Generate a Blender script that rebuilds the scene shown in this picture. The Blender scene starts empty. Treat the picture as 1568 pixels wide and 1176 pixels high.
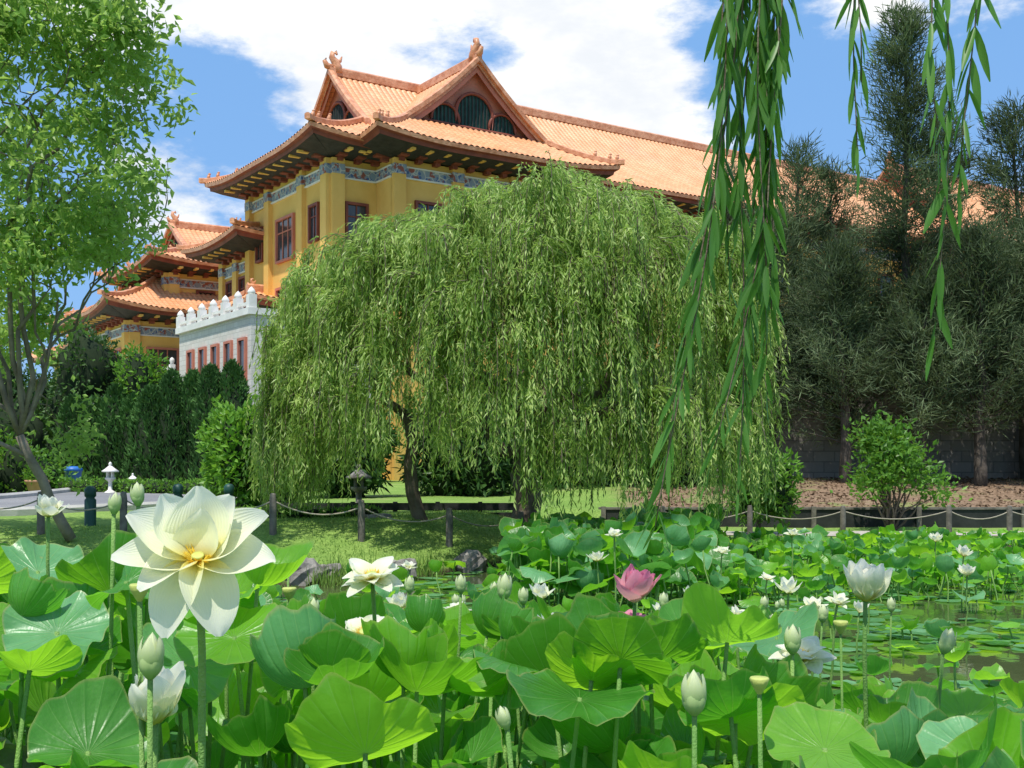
import bpy, math, random
import numpy as np
from mathutils import Vector, Matrix
rng=np.random.default_rng(11); random.seed(11)
scene=bpy.context.scene
U=rng.uniform
# ------------------------------------------------------------ mesh builder
class MB:
    def __init__(s): s.V=[];s.Q=[];s.M=[];s.UV=[];s.S=[];s.n=0
    def add(s,v,q,m=0,uv=None,sm=False):
        v=np.asarray(v,float).reshape(-1,3); q=np.asarray(q,int).reshape(-1,4)
        s.V.append(v); s.Q.append(q+s.n); s.n+=len(v)
        s.M.append(np.full(len(q),m)); s.S.append(np.full(len(q),sm))
        s.UV.append(np.zeros((len(v),2)) if uv is None else np.asarray(uv,float).reshape(-1,2))
    def grid(s,P,m=0,uv=None,wrap=False,sm=True,flip=False):
        P=np.asarray(P,float); r,c=P.shape[:2]
        i=np.arange(r*c).reshape(r,c)
        if wrap: j=np.roll(i,-1,axis=1); a,b,cc,d=i[:-1],j[:-1],j[1:],i[1:]
        else: a,b,cc,d=i[:-1,:-1],i[:-1,1:],i[1:,1:],i[1:,:-1]
        q=np.stack([a,b,cc,d],-1).reshape(-1,4)
        if flip: q=q[:,::-1]
        s.add(P.reshape(-1,3),q,m,uv,sm)
    def box(s,x0,x1,y0,y1,z0,z1,m=0):
        v=[(x0,y0,z0),(x1,y0,z0),(x1,y1,z0),(x0,y1,z0),(x0,y0,z1),(x1,y0,z1),(x1,y1,z1),(x0,y1,z1)]
        s.add(v,[(0,3,2,1),(4,5,6,7),(0,1,5,4),(1,2,6,5),(2,3,7,6),(3,0,4,7)],m)
    def tube(s,pts,rad,n=6,m=0,sm=True):
        pts=np.asarray(pts,float); k=len(pts); rad=np.broadcast_to(np.asarray(rad,float),(k,))
        T=np.gradient(pts,axis=0); T/=np.linalg.norm(T,axis=1,keepdims=True)+1e-9
        ref=np.array([0,0,1.]) if abs(T[:,2]).mean()<.75 else np.array([1.,0,0])
        A=np.cross(T,ref); A/=np.linalg.norm(A,axis=1,keepdims=True)+1e-9; B=np.cross(T,A)
        th=np.linspace(0,2*np.pi,n,endpoint=False)
        P=pts[:,None]+rad[:,None,None]*(A[:,None]*np.cos(th)[None,:,None]+B[:,None]*np.sin(th)[None,:,None])
        P=np.concatenate([np.repeat(pts[:1,None],n,1),P,np.repeat(pts[-1:,None],n,1)],0)
        s.grid(P,m,wrap=True,sm=sm)
    def lathe(s,c,prof,n=16,m=0,lobes=0,lamp=0,Rm=None,uvv=True):
        prof=np.asarray(prof,float); th=np.linspace(0,2*np.pi,n,endpoint=False)
        rr=prof[:,0][:,None]*(1+lamp*np.cos(lobes*th)[None])
        P=np.stack([rr*np.cos(th),rr*np.sin(th),np.repeat(prof[:,1][:,None],n,1)],-1)
        if Rm is not None: P=P@np.array(Rm).T
        P=P+np.asarray(c)
        uv=np.stack([np.repeat(np.linspace(0,1,len(prof))[:,None],n,1),np.repeat((th/6.28)[None],len(prof),0)],-1)
        s.grid(P,m,uv=uv,wrap=True)
    def sweep(s,pts,w,h,m=0):
        pts=np.asarray(pts,float); T=np.gradient(pts,axis=0); T[:,2]=0
        T/=np.linalg.norm(T,axis=1,keepdims=True)+1e-9
        N=np.stack([-T[:,1],T[:,0],0*T[:,0]],-1)*w/2; z=np.array([0,0,h])
        P=np.stack([pts-N,pts+N,pts+N+z,pts+N*.4+z*1.25,pts-N*.4+z*1.25,pts-N+z],1)
        P=np.concatenate([np.repeat(pts[:1,None],6,1),P,np.repeat(pts[-1:,None],6,1)],0)
        s.grid(P,m,wrap=True,sm=False)
    def leaves(s,C,D,L,W,m=0,fold=.15,side=None):
        n=len(C); L=np.broadcast_to(np.asarray(L,float),(n,))[:,None]; W=np.broadcast_to(np.asarray(W,float),(n,))[:,None]
        D=D/(np.linalg.norm(D,axis=1,keepdims=True)+1e-9)
        r=rng.normal(size=(n,3)) if side is None else side
        Sd=np.cross(D,r); Sd/=np.linalg.norm(Sd,axis=1,keepdims=True)+1e-9; N=np.cross(D,Sd)
        v=np.stack([C,C+D*L*.42+Sd*W+N*W*fold,C+D*L-N*L*.08,C+D*L*.42-Sd*W+N*W*fold],1).reshape(-1,3)
        s.add(v,np.arange(4*n).reshape(n,4),m,None,False)
    def build(s,name,mats,parent=None,loc=None):
        V=np.concatenate(s.V);Q=np.concatenate(s.Q);M=np.concatenate(s.M);S=np.concatenate(s.S);UV=np.concatenate(s.UV)
        me=bpy.data.meshes.new(name); me.vertices.add(len(V)); me.vertices.foreach_set('co',V.ravel().astype(np.float32))
        me.loops.add(len(Q)*4); me.loops.foreach_set('vertex_index',Q.ravel().astype(np.int32))
        me.polygons.add(len(Q)); me.polygons.foreach_set('loop_start',(np.arange(len(Q))*4).astype(np.int32))
        for mt in mats: me.materials.append(mt)
        me.polygons.foreach_set('material_index',M.astype(np.int32)); me.polygons.foreach_set('use_smooth',S.astype(bool))
        l=me.uv_layers.new(name='UVMap'); l.data.foreach_set('uv',UV[Q.ravel()].ravel().astype(np.float32))
        me.update(calc_edges=True)
        o=bpy.data.objects.new(name,me); scene.collection.objects.link(o)
        if parent: o.parent=parent
        if loc is not None: o.location=loc
        return o
def empty(name,loc=(0,0,0),rz=0):
    e=bpy.data.objects.new(name,None); e.location=loc; e.rotation_euler=(0,0,rz); scene.collection.objects.link(e); return e
# ------------------------------------------------------------ materials
def nt(name):
    m=bpy.data.materials.new(name); m.use_nodes=True; t=m.node_tree; t.nodes.clear()
    o=t.nodes.new('ShaderNodeOutputMaterial'); return m,t,o
def N(t,ty,**k):
    n=t.nodes.new(ty)
    for a,b in k.items(): setattr(n,a,b)
    return n
def mixc(t,f,a,b,bl='MIX'):
    n=N(t,'ShaderNodeMix',data_type='RGBA',blend_type=bl)
    for i,v in ((0,f),(6,a),(7,b)):
        if hasattr(v,'default_value') or hasattr(v,'links'): t.links.new(v,n.inputs[i])
        else: n.inputs[i].default_value=v if i==0 else (*v,1)
    return n.outputs[2]
def mth(t,op,a,b=0.,c=0.):
    n=N(t,'ShaderNodeMath',operation=op)
    for i,v in enumerate((a,b,c)):
        if hasattr(v,'links'): t.links.new(v,n.inputs[i])
        else: n.inputs[i].default_value=v
    return n.outputs[0]
def noise(t,sc,vec=None,det=3,rough=.6):
    n=N(t,'ShaderNodeTexNoise'); n.inputs['Scale'].default_value=sc; n.inputs['Detail'].default_value=det; n.inputs['Roughness'].default_value=rough
    if vec is not None: t.links.new(vec,n.inputs['Vector'])
    return n.outputs['Fac']
def ramp(t,f,a,b):
    n=N(t,'ShaderNodeMapRange',clamp=True,interpolation_type='SMOOTHSTEP'); t.links.new(f,n.inputs[0]); n.inputs[1].default_value=a; n.inputs[2].default_value=b
    return n.outputs[0]
def pos(t): return N(t,'ShaderNodeNewGeometry').outputs['Position']
def obj(t): return N(t,'ShaderNodeTexCoord').outputs['Object']
def bump(t,h,st,dist=.02):
    b=N(t,'ShaderNodeBump'); b.inputs['Strength'].default_value=st; b.inputs['Distance'].default_value=dist; t.links.new(h,b.inputs['Height']); return b.outputs[0]
def prin(t,o,col,rough=.6,nrm=None,spec=.4,link=True):
    p=N(t,'ShaderNodeBsdfPrincipled')
    if hasattr(col,'links'): t.links.new(col,p.inputs['Base Color'])
    else: p.inputs['Base Color'].default_value=(*col,1)
    if hasattr(rough,'links'): t.links.new(rough,p.inputs['Roughness'])
    else: p.inputs['Roughness'].default_value=rough
    p.inputs['Specular IOR Level'].default_value=spec
    if nrm is not None: t.links.new(nrm,p.inputs['Normal'])
    if link: t.links.new(p.outputs[0],o.inputs[0])
    return p
def simple(name,a,b,sc=3,rough=.7,bst=.2,bsc=20):
    m,t,o=nt(name); v=obj(t)
    c=mixc(t,ramp(t,noise(t,sc,v,4),.3,.7),a,b)
    prin(t,o,c,rough,bump(t,noise(t,bsc,v,3),bst)); return m
def leafmat(name,a,b,tr,trc,rough=.5,nsc=.7,spec=.3,dk=.8):
    m,t,o=nt(name); g=N(t,'ShaderNodeNewGeometry')
    c=mixc(t,g.outputs['Random Per Island'],a,b)
    f=ramp(t,noise(t,nsc,g.outputs['Position'],1),.4,.6)
    c=mixc(t,f,tuple(x*dk for x in a),c)
    p=prin(t,o,c,rough,spec=spec,link=False)
    tl=N(t,'ShaderNodeBsdfTranslucent'); t.links.new(mixc(t,g.outputs['Random Per Island'],trc,tuple(x*.6 for x in trc)),tl.inputs[0])
    x=N(t,'ShaderNodeMixShader'); x.inputs[0].default_value=tr
    t.links.new(p.outputs[0],x.inputs[1]); t.links.new(tl.outputs[0],x.inputs[2]); t.links.new(x.outputs[0],o.inputs[0]); return m
M_bark=simple('bark',(.09,.065,.045),(.2,.16,.12),4,.9,.6,25)
M_barkl=simple('bark_light',(.15,.12,.09),(.28,.24,.18),4,.9,.6,25)
M_barkd=simple('bark_dark',(.05,.04,.03),(.12,.1,.08),4,.9,.6,25)
M_willow=leafmat('willow_leaf',(.24,.39,.065),(.56,.68,.24),.40,(.58,.82,.15),.4,nsc=1.5,dk=.64)
M_willow2=leafmat('willow_leaf_near',(.07,.2,.03),(.17,.36,.08),.38,(.26,.55,.06),.4)
M_cas=leafmat('casuarina_needle',(.08,.125,.055),(.20,.26,.125),.24,(.2,.29,.1),.7,nsc=.5,dk=.6)
M_treel=leafmat('tree_leaf_light',(.20,.36,.055),(.44,.60,.18),.45,(.55,.82,.17),.4)
M_cyp=leafmat('cypress_leaf',(.05,.14,.03),(.11,.25,.055),.15,(.09,.22,.03),.7)
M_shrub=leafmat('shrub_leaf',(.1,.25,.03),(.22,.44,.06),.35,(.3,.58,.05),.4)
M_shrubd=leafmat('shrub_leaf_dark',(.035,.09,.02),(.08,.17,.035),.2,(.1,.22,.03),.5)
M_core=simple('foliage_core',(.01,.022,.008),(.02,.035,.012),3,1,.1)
M_grassb=leafmat('grass_blade',(.22,.38,.08),(.38,.54,.14),.35,(.45,.62,.12),.5)
M_wall=simple('ochre_render',(.72,.42,.10),(.82,.51,.14),.5,.8,.15,8)
M_red=simple('maroon_timber',(.17,.04,.025),(.26,.07,.04),2,.6,.1)
M_redl=simple('red_trim',(.48,.16,.1),(.56,.2,.13),2,.6,.1)
M_stonew=simple('white_stone',(.68,.66,.62),(.8,.78,.74),1.5,.8,.2,6)
M_rock=simple('rock',(.12,.11,.1),(.3,.28,.25),5,.9,.8,12)
M_timber=simple('weathered_timber',(.1,.09,.075),(.2,.18,.15),6,.85,.4,30)
M_dark=simple('dark_timber',(.012,.014,.013),(.03,.032,.03),3,.7,.2)
M_green=simple('dark_green_paint',(.01,.05,.04),(.02,.08,.06),3,.5,.1)
M_blue=simple('blue_plastic',(.02,.12,.42),(.03,.16,.5),3,.4,.05)
M_kerb=simple('concrete_kerb',(.4,.39,.36),(.52,.5,.47),3,.85,.3,30)
M_rope=simple('rope',(.3,.27,.2),(.4,.36,.28),9,.9,.3,40)
m,t,o=nt('glazed_roof_tile'); v=obj(t); sx=N(t,'ShaderNodeSeparateXYZ'); t.links.new(v,sx.inputs[0])
co=mth(t,'FRACT',mth(t,'MULTIPLY',sx.outputs[2],5.5))
c=mixc(t,ramp(t,noise(t,1.2,v,4),.3,.7),(.68,.30,.13),(.80,.41,.21)); c=mixc(t,ramp(t,noise(t,9,v,3),.55,.75),c,(.56,.25,.12))
c=mixc(t,mth(t,'MULTIPLY',ramp(t,noise(t,.5,v,5),.5,.7),.35),c,(.5,.31,.2))
c=mixc(t,ramp(t,co,.0,.2),(.36,.14,.06),c)
prin(t,o,c,.4,bump(t,co,.5,.04)); M_tile=m
m,t,o=nt('ridge_tile'); v=obj(t)
c=mixc(t,ramp(t,noise(t,3,v,4),.35,.65),(.52,.21,.1),(.70,.35,.2)); prin(t,o,c,.4,bump(t,noise(t,7,v),.5,.05)); M_ridge=m
m,t,o=nt('painted_frieze'); v=obj(t)
vo=N(t,'ShaderNodeTexVoronoi'); vo.inputs['Scale'].default_value=4.5; t.links.new(v,vo.inputs['Vector'])
vo2=N(t,'ShaderNodeTexVoronoi',feature='DISTANCE_TO_EDGE'); vo2.inputs['Scale'].default_value=3.; t.links.new(v,vo2.inputs['Vector'])
c=mixc(t,ramp(t,vo.outputs['Distance'],.25,.4),(.07,.13,.3),(.25,.3,.36)); c=mixc(t,ramp(t,vo2.outputs['Distance'],.03,.06),(.55,.52,.46),c)
c=mixc(t,ramp(t,noise(t,3.3,v,2),.55,.6),c,(.3,.09,.06)); prin(t,o,c,.6); M_frieze=m
m,t,o=nt('window_glass'); prin(t,o,mixc(t,noise(t,.8,obj(t)),(.015,.02,.025),(.05,.06,.07)),.12,spec=.6); M_glass=m
def blockmat(name,a,b,mort,sc,rot=True):
    m,t,o=nt(name); v=obj(t); sp=N(t,'ShaderNodeSeparateXYZ'); t.links.new(v,sp.inputs[0]); cb=N(t,'ShaderNodeCombineXYZ')
    t.links.new(mth(t,'ADD',sp.outputs[0],sp.outputs[1]),cb.inputs[0]); t.links.new(sp.outputs[2],cb.inputs[1])
    br=N(t,'ShaderNodeTexBrick'); br.inputs['Scale'].default_value=sc; br.inputs['Mortar Size'].default_value=.015
    br.inputs['Color1'].default_value=(*a,1); br.inputs['Color2'].default_value=(*b,1); br.inputs['Mortar'].default_value=(*mort,1); t.links.new(cb.outputs[0],br.inputs[0])
    c=mixc(t,.5,br.outputs[0],mixc(t,noise(t,5,v,4),a,b)); prin(t,o,c,.85,bump(t,noise(t,8,v),.5)); return m
M_block=blockmat('stone_block',(.56,.52,.46),(.7,.67,.62),(.33,.31,.28),1.2)
M_blockg=blockmat('grey_block',(.19,.175,.155),(.28,.265,.235),(.08,.075,.07),.8)
m,t,o=nt('asphalt'); v=pos(t); c=mixc(t,ramp(t,noise(t,.5,v,6),.3,.7),(.20,.20,.21),(.28,.275,.28)); c=mixc(t,ramp(t,noise(t,60,v,2),.4,.7),c,(.15,.15,.15)); prin(t,o,c,.85,bump(t,noise(t,80,v),.3)); M_asph=m
m,t,o=nt('ground_mat'); v=pos(t); sx=N(t,'ShaderNodeSeparateXYZ'); t.links.new(v,sx.inputs[0])
gr=mixc(t,ramp(t,noise(t,1.1,v,5),.3,.7),(.20,.34,.07),(.34,.47,.12)); gr=mixc(t,ramp(t,noise(t,25,v,3),.3,.75),(.14,.24,.05),gr)
gr=mixc(t,ramp(t,noise(t,.45,v,4),.6,.72),gr,(.34,.32,.16))
mu=mixc(t,ramp(t,noise(t,9,v,5),.3,.7),(.14,.085,.055),(.34,.24,.16)); mu=mixc(t,ramp(t,noise(t,.8,v,4),.5,.62),mu,(.22,.25,.09))
f=mth(t,'MULTIPLY',ramp(t,mth(t,'ADD',sx.outputs[0],mth(t,'MULTIPLY',noise(t,.5,v),2.)),3.2,4.2),ramp(t,sx.outputs[1],24.8,25.2))
c=mixc(t,f,gr,mu)
c=mixc(t,ramp(t,mth(t,'ADD',sx.outputs[2],mth(t,'MULTIPLY',noise(t,4,v),.1)),.08,.16),(.06,.05,.03),c)
prin(t,o,c,.95,bump(t,noise(t,30,v,4),.6,.05),spec=.1); M_ground=m
m,t,o=nt('pond_water'); v=pos(t); prin(t,o,mixc(t,noise(t,.7,v),(.035,.055,.02),(.09,.11,.045)),.06,bump(t,noise(t,2.5,v,3),.1,.05),spec=.6); M_water=m
def lotusmat(name,c1,c2,c3,c4,tA,tB,trf):
    m,t,o=nt(name); g=N(t,'ShaderNodeNewGeometry'); uvn=N(t,'ShaderNodeUVMap'); sp=N(t,'ShaderNodeSeparateXYZ'); t.links.new(uvn.outputs[0],sp.inputs[0])
    rho,th=sp.outputs[0],sp.outputs[1]
    an=mth(t,'ABSOLUTE',mth(t,'SINE',mth(t,'MULTIPLY',th,math.pi*21)))
    wd=mth(t,'MULTIPLY',an,rho); vein=mth(t,'SUBTRACT',1.,ramp(t,wd,.008,.07))
    an2=mth(t,'ABSOLUTE',mth(t,'SINE',mth(t,'ADD',mth(t,'MULTIPLY',th,math.pi*63),mth(t,'MULTIPLY',rho,9.))))
    v2=mth(t,'MULTIPLY',mth(t,'SUBTRACT',1.,ramp(t,an2,.0,.22)),ramp(t,rho,.45,.8))
    R=g.outputs['Random Per Island']; nz=noise(t,14,g.outputs['Position'],4); nl=noise(t,3.5,g.outputs['Position'],2)
    c=mixc(t,R,c1,c2)
    c=mixc(t,ramp(t,nz,.3,.75),c,mixc(t,R,c3,c4)); c=mixc(t,mth(t,'MULTIPLY',ramp(t,nl,.5,.7),.5),c,c3)
    c=mixc(t,mth(t,'MULTIPLY',vein,.4),c,(.30,.50,.15)); c=mixc(t,mth(t,'MULTIPLY',v2,.16),c,(.25,.43,.12))
    c=mixc(t,mth(t,'MULTIPLY',ramp(t,nz,.68,.74),.45),c,(.36,.31,.08))
    c=mixc(t,mth(t,'MULTIPLY',ramp(t,rho,.95,1.),.6),c,(.36,.36,.12))
    hb=mth(t,'ADD',mth(t,'MULTIPLY',mth(t,'SUBTRACT',1.,ramp(t,an,.0,.7)),-.45),mth(t,'MULTIPLY',nz,1.6))
    nb=bump(t,hb,.4,.008)
    p=prin(t,o,c,.36,nb,spec=.55,link=False)
    tl=N(t,'ShaderNodeBsdfTranslucent'); tc=mixc(t,R,tA,tB); tc=mixc(t,mth(t,'MULTIPLY',vein,.45),tc,(.5,.75,.15)); t.links.new(tc,tl.inputs[0]); t.links.new(nb,tl.inputs[1])
    x=N(t,'ShaderNodeMixShader'); x.inputs[0].default_value=trf
    t.links.new(p.outputs[0],x.inputs[1]); t.links.new(tl.outputs[0],x.inputs[2]); t.links.new(x.outputs[0],o.inputs[0]); return m
M_lotus=lotusmat('lotus_leaf',(.045,.20,.02),(.11,.34,.05),(.03,.14,.015),(.07,.26,.03),(.28,.72,.02),(.16,.55,.03),.45)
M_lotusb=lotusmat('lotus_leaf_young',(.13,.36,.025),(.22,.48,.045),(.09,.29,.02),(.17,.41,.035),(.48,.92,.03),(.36,.8,.04),.5)
M_lotusg=lotusmat('lotus_leaf_glaucous',(.10,.30,.09),(.19,.44,.20),(.07,.24,.07),(.14,.36,.14),(.2,.6,.08),(.18,.52,.08),.32)
M_stem=simple('lotus_stem',(.12,.27,.05),(.22,.38,.09),8,.6,.5,200)
def petalmat(name,base,mid,tip,tr=.4):
    m,t,o=nt(name); uvn=N(t,'ShaderNodeUVMap'); sp=N(t,'ShaderNodeSeparateXYZ'); t.links.new(uvn.outputs[0],sp.inputs[0])
    c=mixc(t,ramp(t,sp.outputs[0],.0,.34),base,mid); c=mixc(t,ramp(t,sp.outputs[0],.4,1.),c,tip)
    st=mth(t,'ABSOLUTE',mth(t,'SINE',mth(t,'MULTIPLY',sp.outputs[1],30.))); c2=mixc(t,mth(t,'MULTIPLY',st,.08),c,base)
    p=prin(t,o,c2,.5,bump(t,st,.3,.002),spec=.3,link=False); tl=N(t,'ShaderNodeBsdfTranslucent'); t.links.new(c,tl.inputs[0])
    x=N(t,'ShaderNodeMixShader'); x.inputs[0].default_value=tr
    t.links.new(p.outputs[0],x.inputs[1]); t.links.new(tl.outputs[0],x.inputs[2]); t.links.new(x.outputs[0],o.inputs[0]); return m
M_petal=petalmat('petal_white',(.86,.74,.16),(.89,.9,.68),(.91,.91,.83),.45)
M_petalp=petalmat('petal_pink',(.9,.78,.62),(.88,.50,.56),(.84,.28,.42))
M_bud=petalmat('lotus_bud',(.3,.48,.14),(.5,.64,.28),(.72,.76,.48),.25)
M_stam=simple('stamen',(.85,.56,.04),(.9,.7,.1),20,.6,.1)
M_pod=simple('seed_pod',(.36,.42,.1),(.5,.54,.15),20,.6,.3)

# ------------------------------------------------------------ terrain
def sm(x): x=np.clip(x,0,1); return x*x*(3-2*x)
def shoreY(x): return np.interp(x,[-40,-9,-5,-2.3,-1.5,0,1.5,4,14,40],[13,13.3,14,15,15.6,18,20.3,21,21.3,21.3])
def hgt(x,y):
    x=np.asarray(x,float);y=np.asarray(y,float)
    s=y-shoreY(x)
    hl=.3*sm(s/1.)+.38*sm((s-1)/2.2)
    hr=.16*sm(s/.8)+.36*sm((y-25.02)/.12)+.55*sm((y-25.3)/8)
    w=sm((x+1)/3); land=hl*(1-w)+hr*w
    near=.3*sm((1.0-y)/.7); side=.35*np.maximum(sm((-12-x)/2),sm((x-17)/2))
    d=np.minimum(np.minimum(sm(-s/1.2),sm((y-.9)/.8)),np.minimum(sm((x+12)/1.5),sm((17-x)/1.5)))
    h=land+np.where(s<0,np.maximum(near,side)-.7*d,0)
    return h+.015*np.sin(x*1.7+y)*np.sin(y*1.3)*(np.abs(s)>.3)
xs=np.concatenate([[-900,-400,-200,-100,-60,-40,-30],np.arange(-24,22,.3),[24,28,34,45,60,100,200,400,900]])
ys=np.concatenate([[-300,-100,-40,-15,-6,-3],np.arange(-2,12,.4),np.arange(12,27,.2),np.arange(27,40,.5),[44,50,60,80,110,160,250,450,900,2000]])
X,Y=np.meshgrid(xs,ys); mb=MB(); mb.grid(np.stack([X,Y,hgt(X,Y)],-1)); mb.build('ground',[M_ground])
mb=MB(); X,Y=np.meshgrid(np.linspace(-13.5,18.5,20),np.linspace(.2,21.6,20)); mb.grid(np.stack([X,Y,0*X],-1)); mb.build('pond_water',[M_water])
cl=np.array([(-30,20.2),(-22,20.2),(-15,20.5),(-11.0,21.8),(-9.3,24.5),(-9.1,28),(-9.6,33),(-11,40),(-13,48)],float)
tt=np.linspace(0,len(cl)-1,60); cx=np.interp(tt,range(len(cl)),cl[:,0]); cy=np.interp(tt,range(len(cl)),cl[:,1])
for _ in range(4): cx[1:-1]=(cx[:-2]+cx[1:-1]*2+cx[2:])/4; cy[1:-1]=(cy[:-2]+cy[1:-1]*2+cy[2:])/4
Tn=np.gradient(np.stack([cx,cy],-1),axis=0); Tn/=np.linalg.norm(Tn,axis=1,keepdims=True); Nn=np.stack([-Tn[:,1],Tn[:,0]],-1)
hw=3.1
mb=MB(); e1=np.stack([cx,cy],-1)+Nn*hw; e2=np.stack([cx,cy],-1)-Nn*hw
P=np.stack([np.c_[e1*(1-k)+e2*k,np.full(60,.705)] for k in np.linspace(0,1,8)],1); mb.grid(P); mb.build('road',[M_asph])
mb=MB()
for e in (e1,e2): mb.sweep(np.c_[e,np.full(60,.6)],.16,.18)
mb.build('road_kerb',[M_kerb])

# ------------------------------------------------------------ building
TB=empty('temple_building',(-5.28,50,0),math.radians(34))
RF=MB(); WL=MB(); WN=MB()
def f_(t): return .6*t+.4*t*t
def figure(mb,c,s,m=1,yaw=0.):
    Rz=np.array(Matrix.Rotation(yaw,3,'Z'))
    pts=np.array([[.25,0,-.2],[.22,0,.15],[.08,0,.42],[-.1,0,.62],[-.05,0,.85],[.14,0,.92],[.22,0,.78]])*s
    mb.tube(pts@Rz.T+c,np.array([.3,.27,.22,.17,.14,.11,.05])*s,7,m)
    mb.tube(np.array([[-.1,0,.02],[-.4,0,.1],[-.52,0,.34],[-.42,0,.5]])@Rz.T*s+c,np.array([.2,.17,.12,.04])*s,6,m)
    mb.tube(np.array([[.1,0,.3],[.4,0,.5],[.5,0,.75]])@Rz.T*s+c,np.array([.16,.1,.03])*s,5,m)
def small_beast(mb,c,s,m=1):
    mb.tube(np.array([[0,0,-.05],[0,0,.18],[.05,0,.3]])*s+c,np.array([.14,.12,.08])*s,6,m); mb.tube(np.array([[-.02,0,.3],[.08,0,.36],[.16,0,.34]])*s+c,np.array([.07,.08,.03])*s,6,m)
def roof(x0,x1,y0,y1,z0,H,hx,th,swap=False,e0=True,e1=True,up=.35,ov=1.8,orn=.9,gable=True):
    R=(y1-y0)/2; ym=(y0+y1)/2; L=x1-x0
    cor=[(x0,y0),(x0,y1),(x1,y0),(x1,y1)]; act=[e0,e0,e1,e1]
    def upz(x,y):
        z=0*x
        for (a,b),k in zip(cor,act):
            if k: z=z+up*np.clip(1-np.hypot(x-a,y-b)/4.2,0,1)**2
        return z
    def TR(P):
        P=np.asarray(P,float)
        return P[...,[1,0,2]] if swap else P
    rib=.3
    n=int(L/rib)*4; s=np.linspace(0,L,n+1); s=np.sort(np.concatenate([s,[hx-.002,hx,L-hx,L-hx+.002]]))
    def tmax(s):
        t=np.ones_like(s)
        if e0: t=np.where(s<hx-.001,th*s/hx,t)
        if e1: t=np.where(s>L-hx+.001,np.minimum(t,th*(L-s)/hx),t)
        return t
    for sg in (0,1):
        tm=tmax(s); k=np.linspace(0,1,13)[:,None]; T=k*tm[None]
        x=x0+s[None]+0*T; y=(y0+T*R) if sg==0 else (y1-T*R)
        z=z0+H*f_(T)+upz(x,y)+.085*np.abs(np.sin(np.pi*s/rib))[None]
        RF.grid(TR(np.stack([x,y,z],-1)),0,sm=False)
    W=y1-y0; n=int(W/rib)*4; s2=np.linspace(0,W,n+1); hy=th*R
    for sg,e in ((0,e0),(1,e1)):
        if not e: continue
        q=np.minimum(1,np.minimum(s2,W-s2)/hy); k=np.linspace(0,1,9)[:,None]; Q=k*q[None]
        x=(x0+Q*hx) if sg==0 else (x1-Q*hx); y=y0+s2[None]+0*Q
        z=z0+H*f_(Q*th)+upz(x,y)+.085*np.abs(np.sin(np.pi*s2/rib))[None]
        RF.grid(TR(np.stack([x,y,z],-1)),0,sm=False)
        gx=x0+hx if sg==0 else x1-hx; dr=1 if sg==0 else -1
        for sy in (0,1):
            q=np.linspace(-.05,1,12); xx=(x0+q*hx) if sg==0 else (x1-q*hx); yy=(y0+q*hy) if sy==0 else (y1-q*hy)
            zz=z0+H*f_(np.maximum(q,0)*th)+upz(xx,yy)+.02; zz[0]+=.08
            RF.sweep(TR(np.stack([xx,yy,zz],-1)),.26,.2,1)
            for j in (1,2,4): small_beast(RF,TR(np.array([xx[j],yy[j],zz[j]+.22])),orn*.8)
        if gable and th<.98:
            q=np.linspace(th*.86,1,12)
            for sy in (0,1):
                yy=(y0+q*R) if sy==0 else (y1-q*R); zz=z0+H*f_(q)
                P=np.stack([gx+0*yy,yy,zz+.03],-1); RF.sweep(TR(P),.32,.24,1)
                xi=gx+dr*.1
                g=np.stack([np.stack([xi+0*yy,yy,zz-.46],-1),np.stack([xi+0*yy,yy,zz+.02],-1)]); RF.grid(TR(g),3,sm=False)
                g=np.stack([np.stack([xi-dr*.1+0*yy,yy,zz-.16],-1),np.stack([xi-dr*.1+0*yy,yy,zz+.04],-1)]); RF.grid(TR(g),1,sm=False)
            q=np.linspace(th*.7,1,14); zb=z0+H*f_(np.array(th))-.25
            yy=np.concatenate([y0+q*R,(y1-q*R)[::-1][1:]]); zz=z0+H*f_(np.concatenate([q,q[::-1][1:]]))-.1
            xi=gx+dr*.45; g=np.stack([np.stack([xi+0*yy,yy,np.minimum(zb+0*zz,zz)],-1),np.stack([xi+0*yy,yy,zz],-1)]); RF.grid(TR(g),3,sm=False)
            gh=H*(1-f_(th)); hwid=R*(1-th)
            def lobe(cy,cz,r,hh,fr):
                a=np.linspace(0,np.pi,15); xf=gx+dr*.38
                py=cy+r*np.cos(a); pz=cz+hh+r*np.sin(a)
                g=np.stack([np.stack([xf+0*a,py,0*a+cz],-1),np.stack([xf+0*a,py,pz],-1)]); RF.grid(TR(g),4,sm=False)
                pp=np.stack([xf-dr*.06+0*a,py,pz],-1); pp=np.concatenate([[[xf-dr*.06,cy+r,cz]],pp,[[xf-dr*.06,cy-r,cz]]]); RF.tube(TR(pp),fr,6,2)
                for k in np.arange(-r+.12,r-.05,.2):
                    hz=cz+hh+math.sqrt(max(r*r-k*k,0)); RF.tube(TR([[xf-dr*.05,cy+k,cz],[xf-dr*.05,cy+k,hz]]),.035,4,5,sm=False)
            zc=zb+.5; r=gh*.27
            lobe(ym-r*1.8,zc,r*.85,gh*.04,.08); lobe(ym+r*1.8,zc,r*.85,gh*.04,.08); lobe(ym,zc,r*1.15,gh*.18,.09)
            RF.tube(TR([[gx+dr*.3,ym-hwid*.95,zc-.08],[gx+dr*.3,ym+hwid*.95,zc-.08]]),.09,5,2,sm=False)
    ra=x0+(hx if e0 else 0)-.1; rb=x1-(hx if e1 else 0)+.1
    RF.sweep(TR([[ra,ym,z0+H-.05],[ra*.5+rb*.5,ym,z0+H-.05],[rb,ym,z0+H-.05]]),.34,.36,1)
    if e0: figure(RF,TR(np.array([ra+.25,ym,z0+H+.3])),orn,1,(math.pi/2 if swap else 0))
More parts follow.
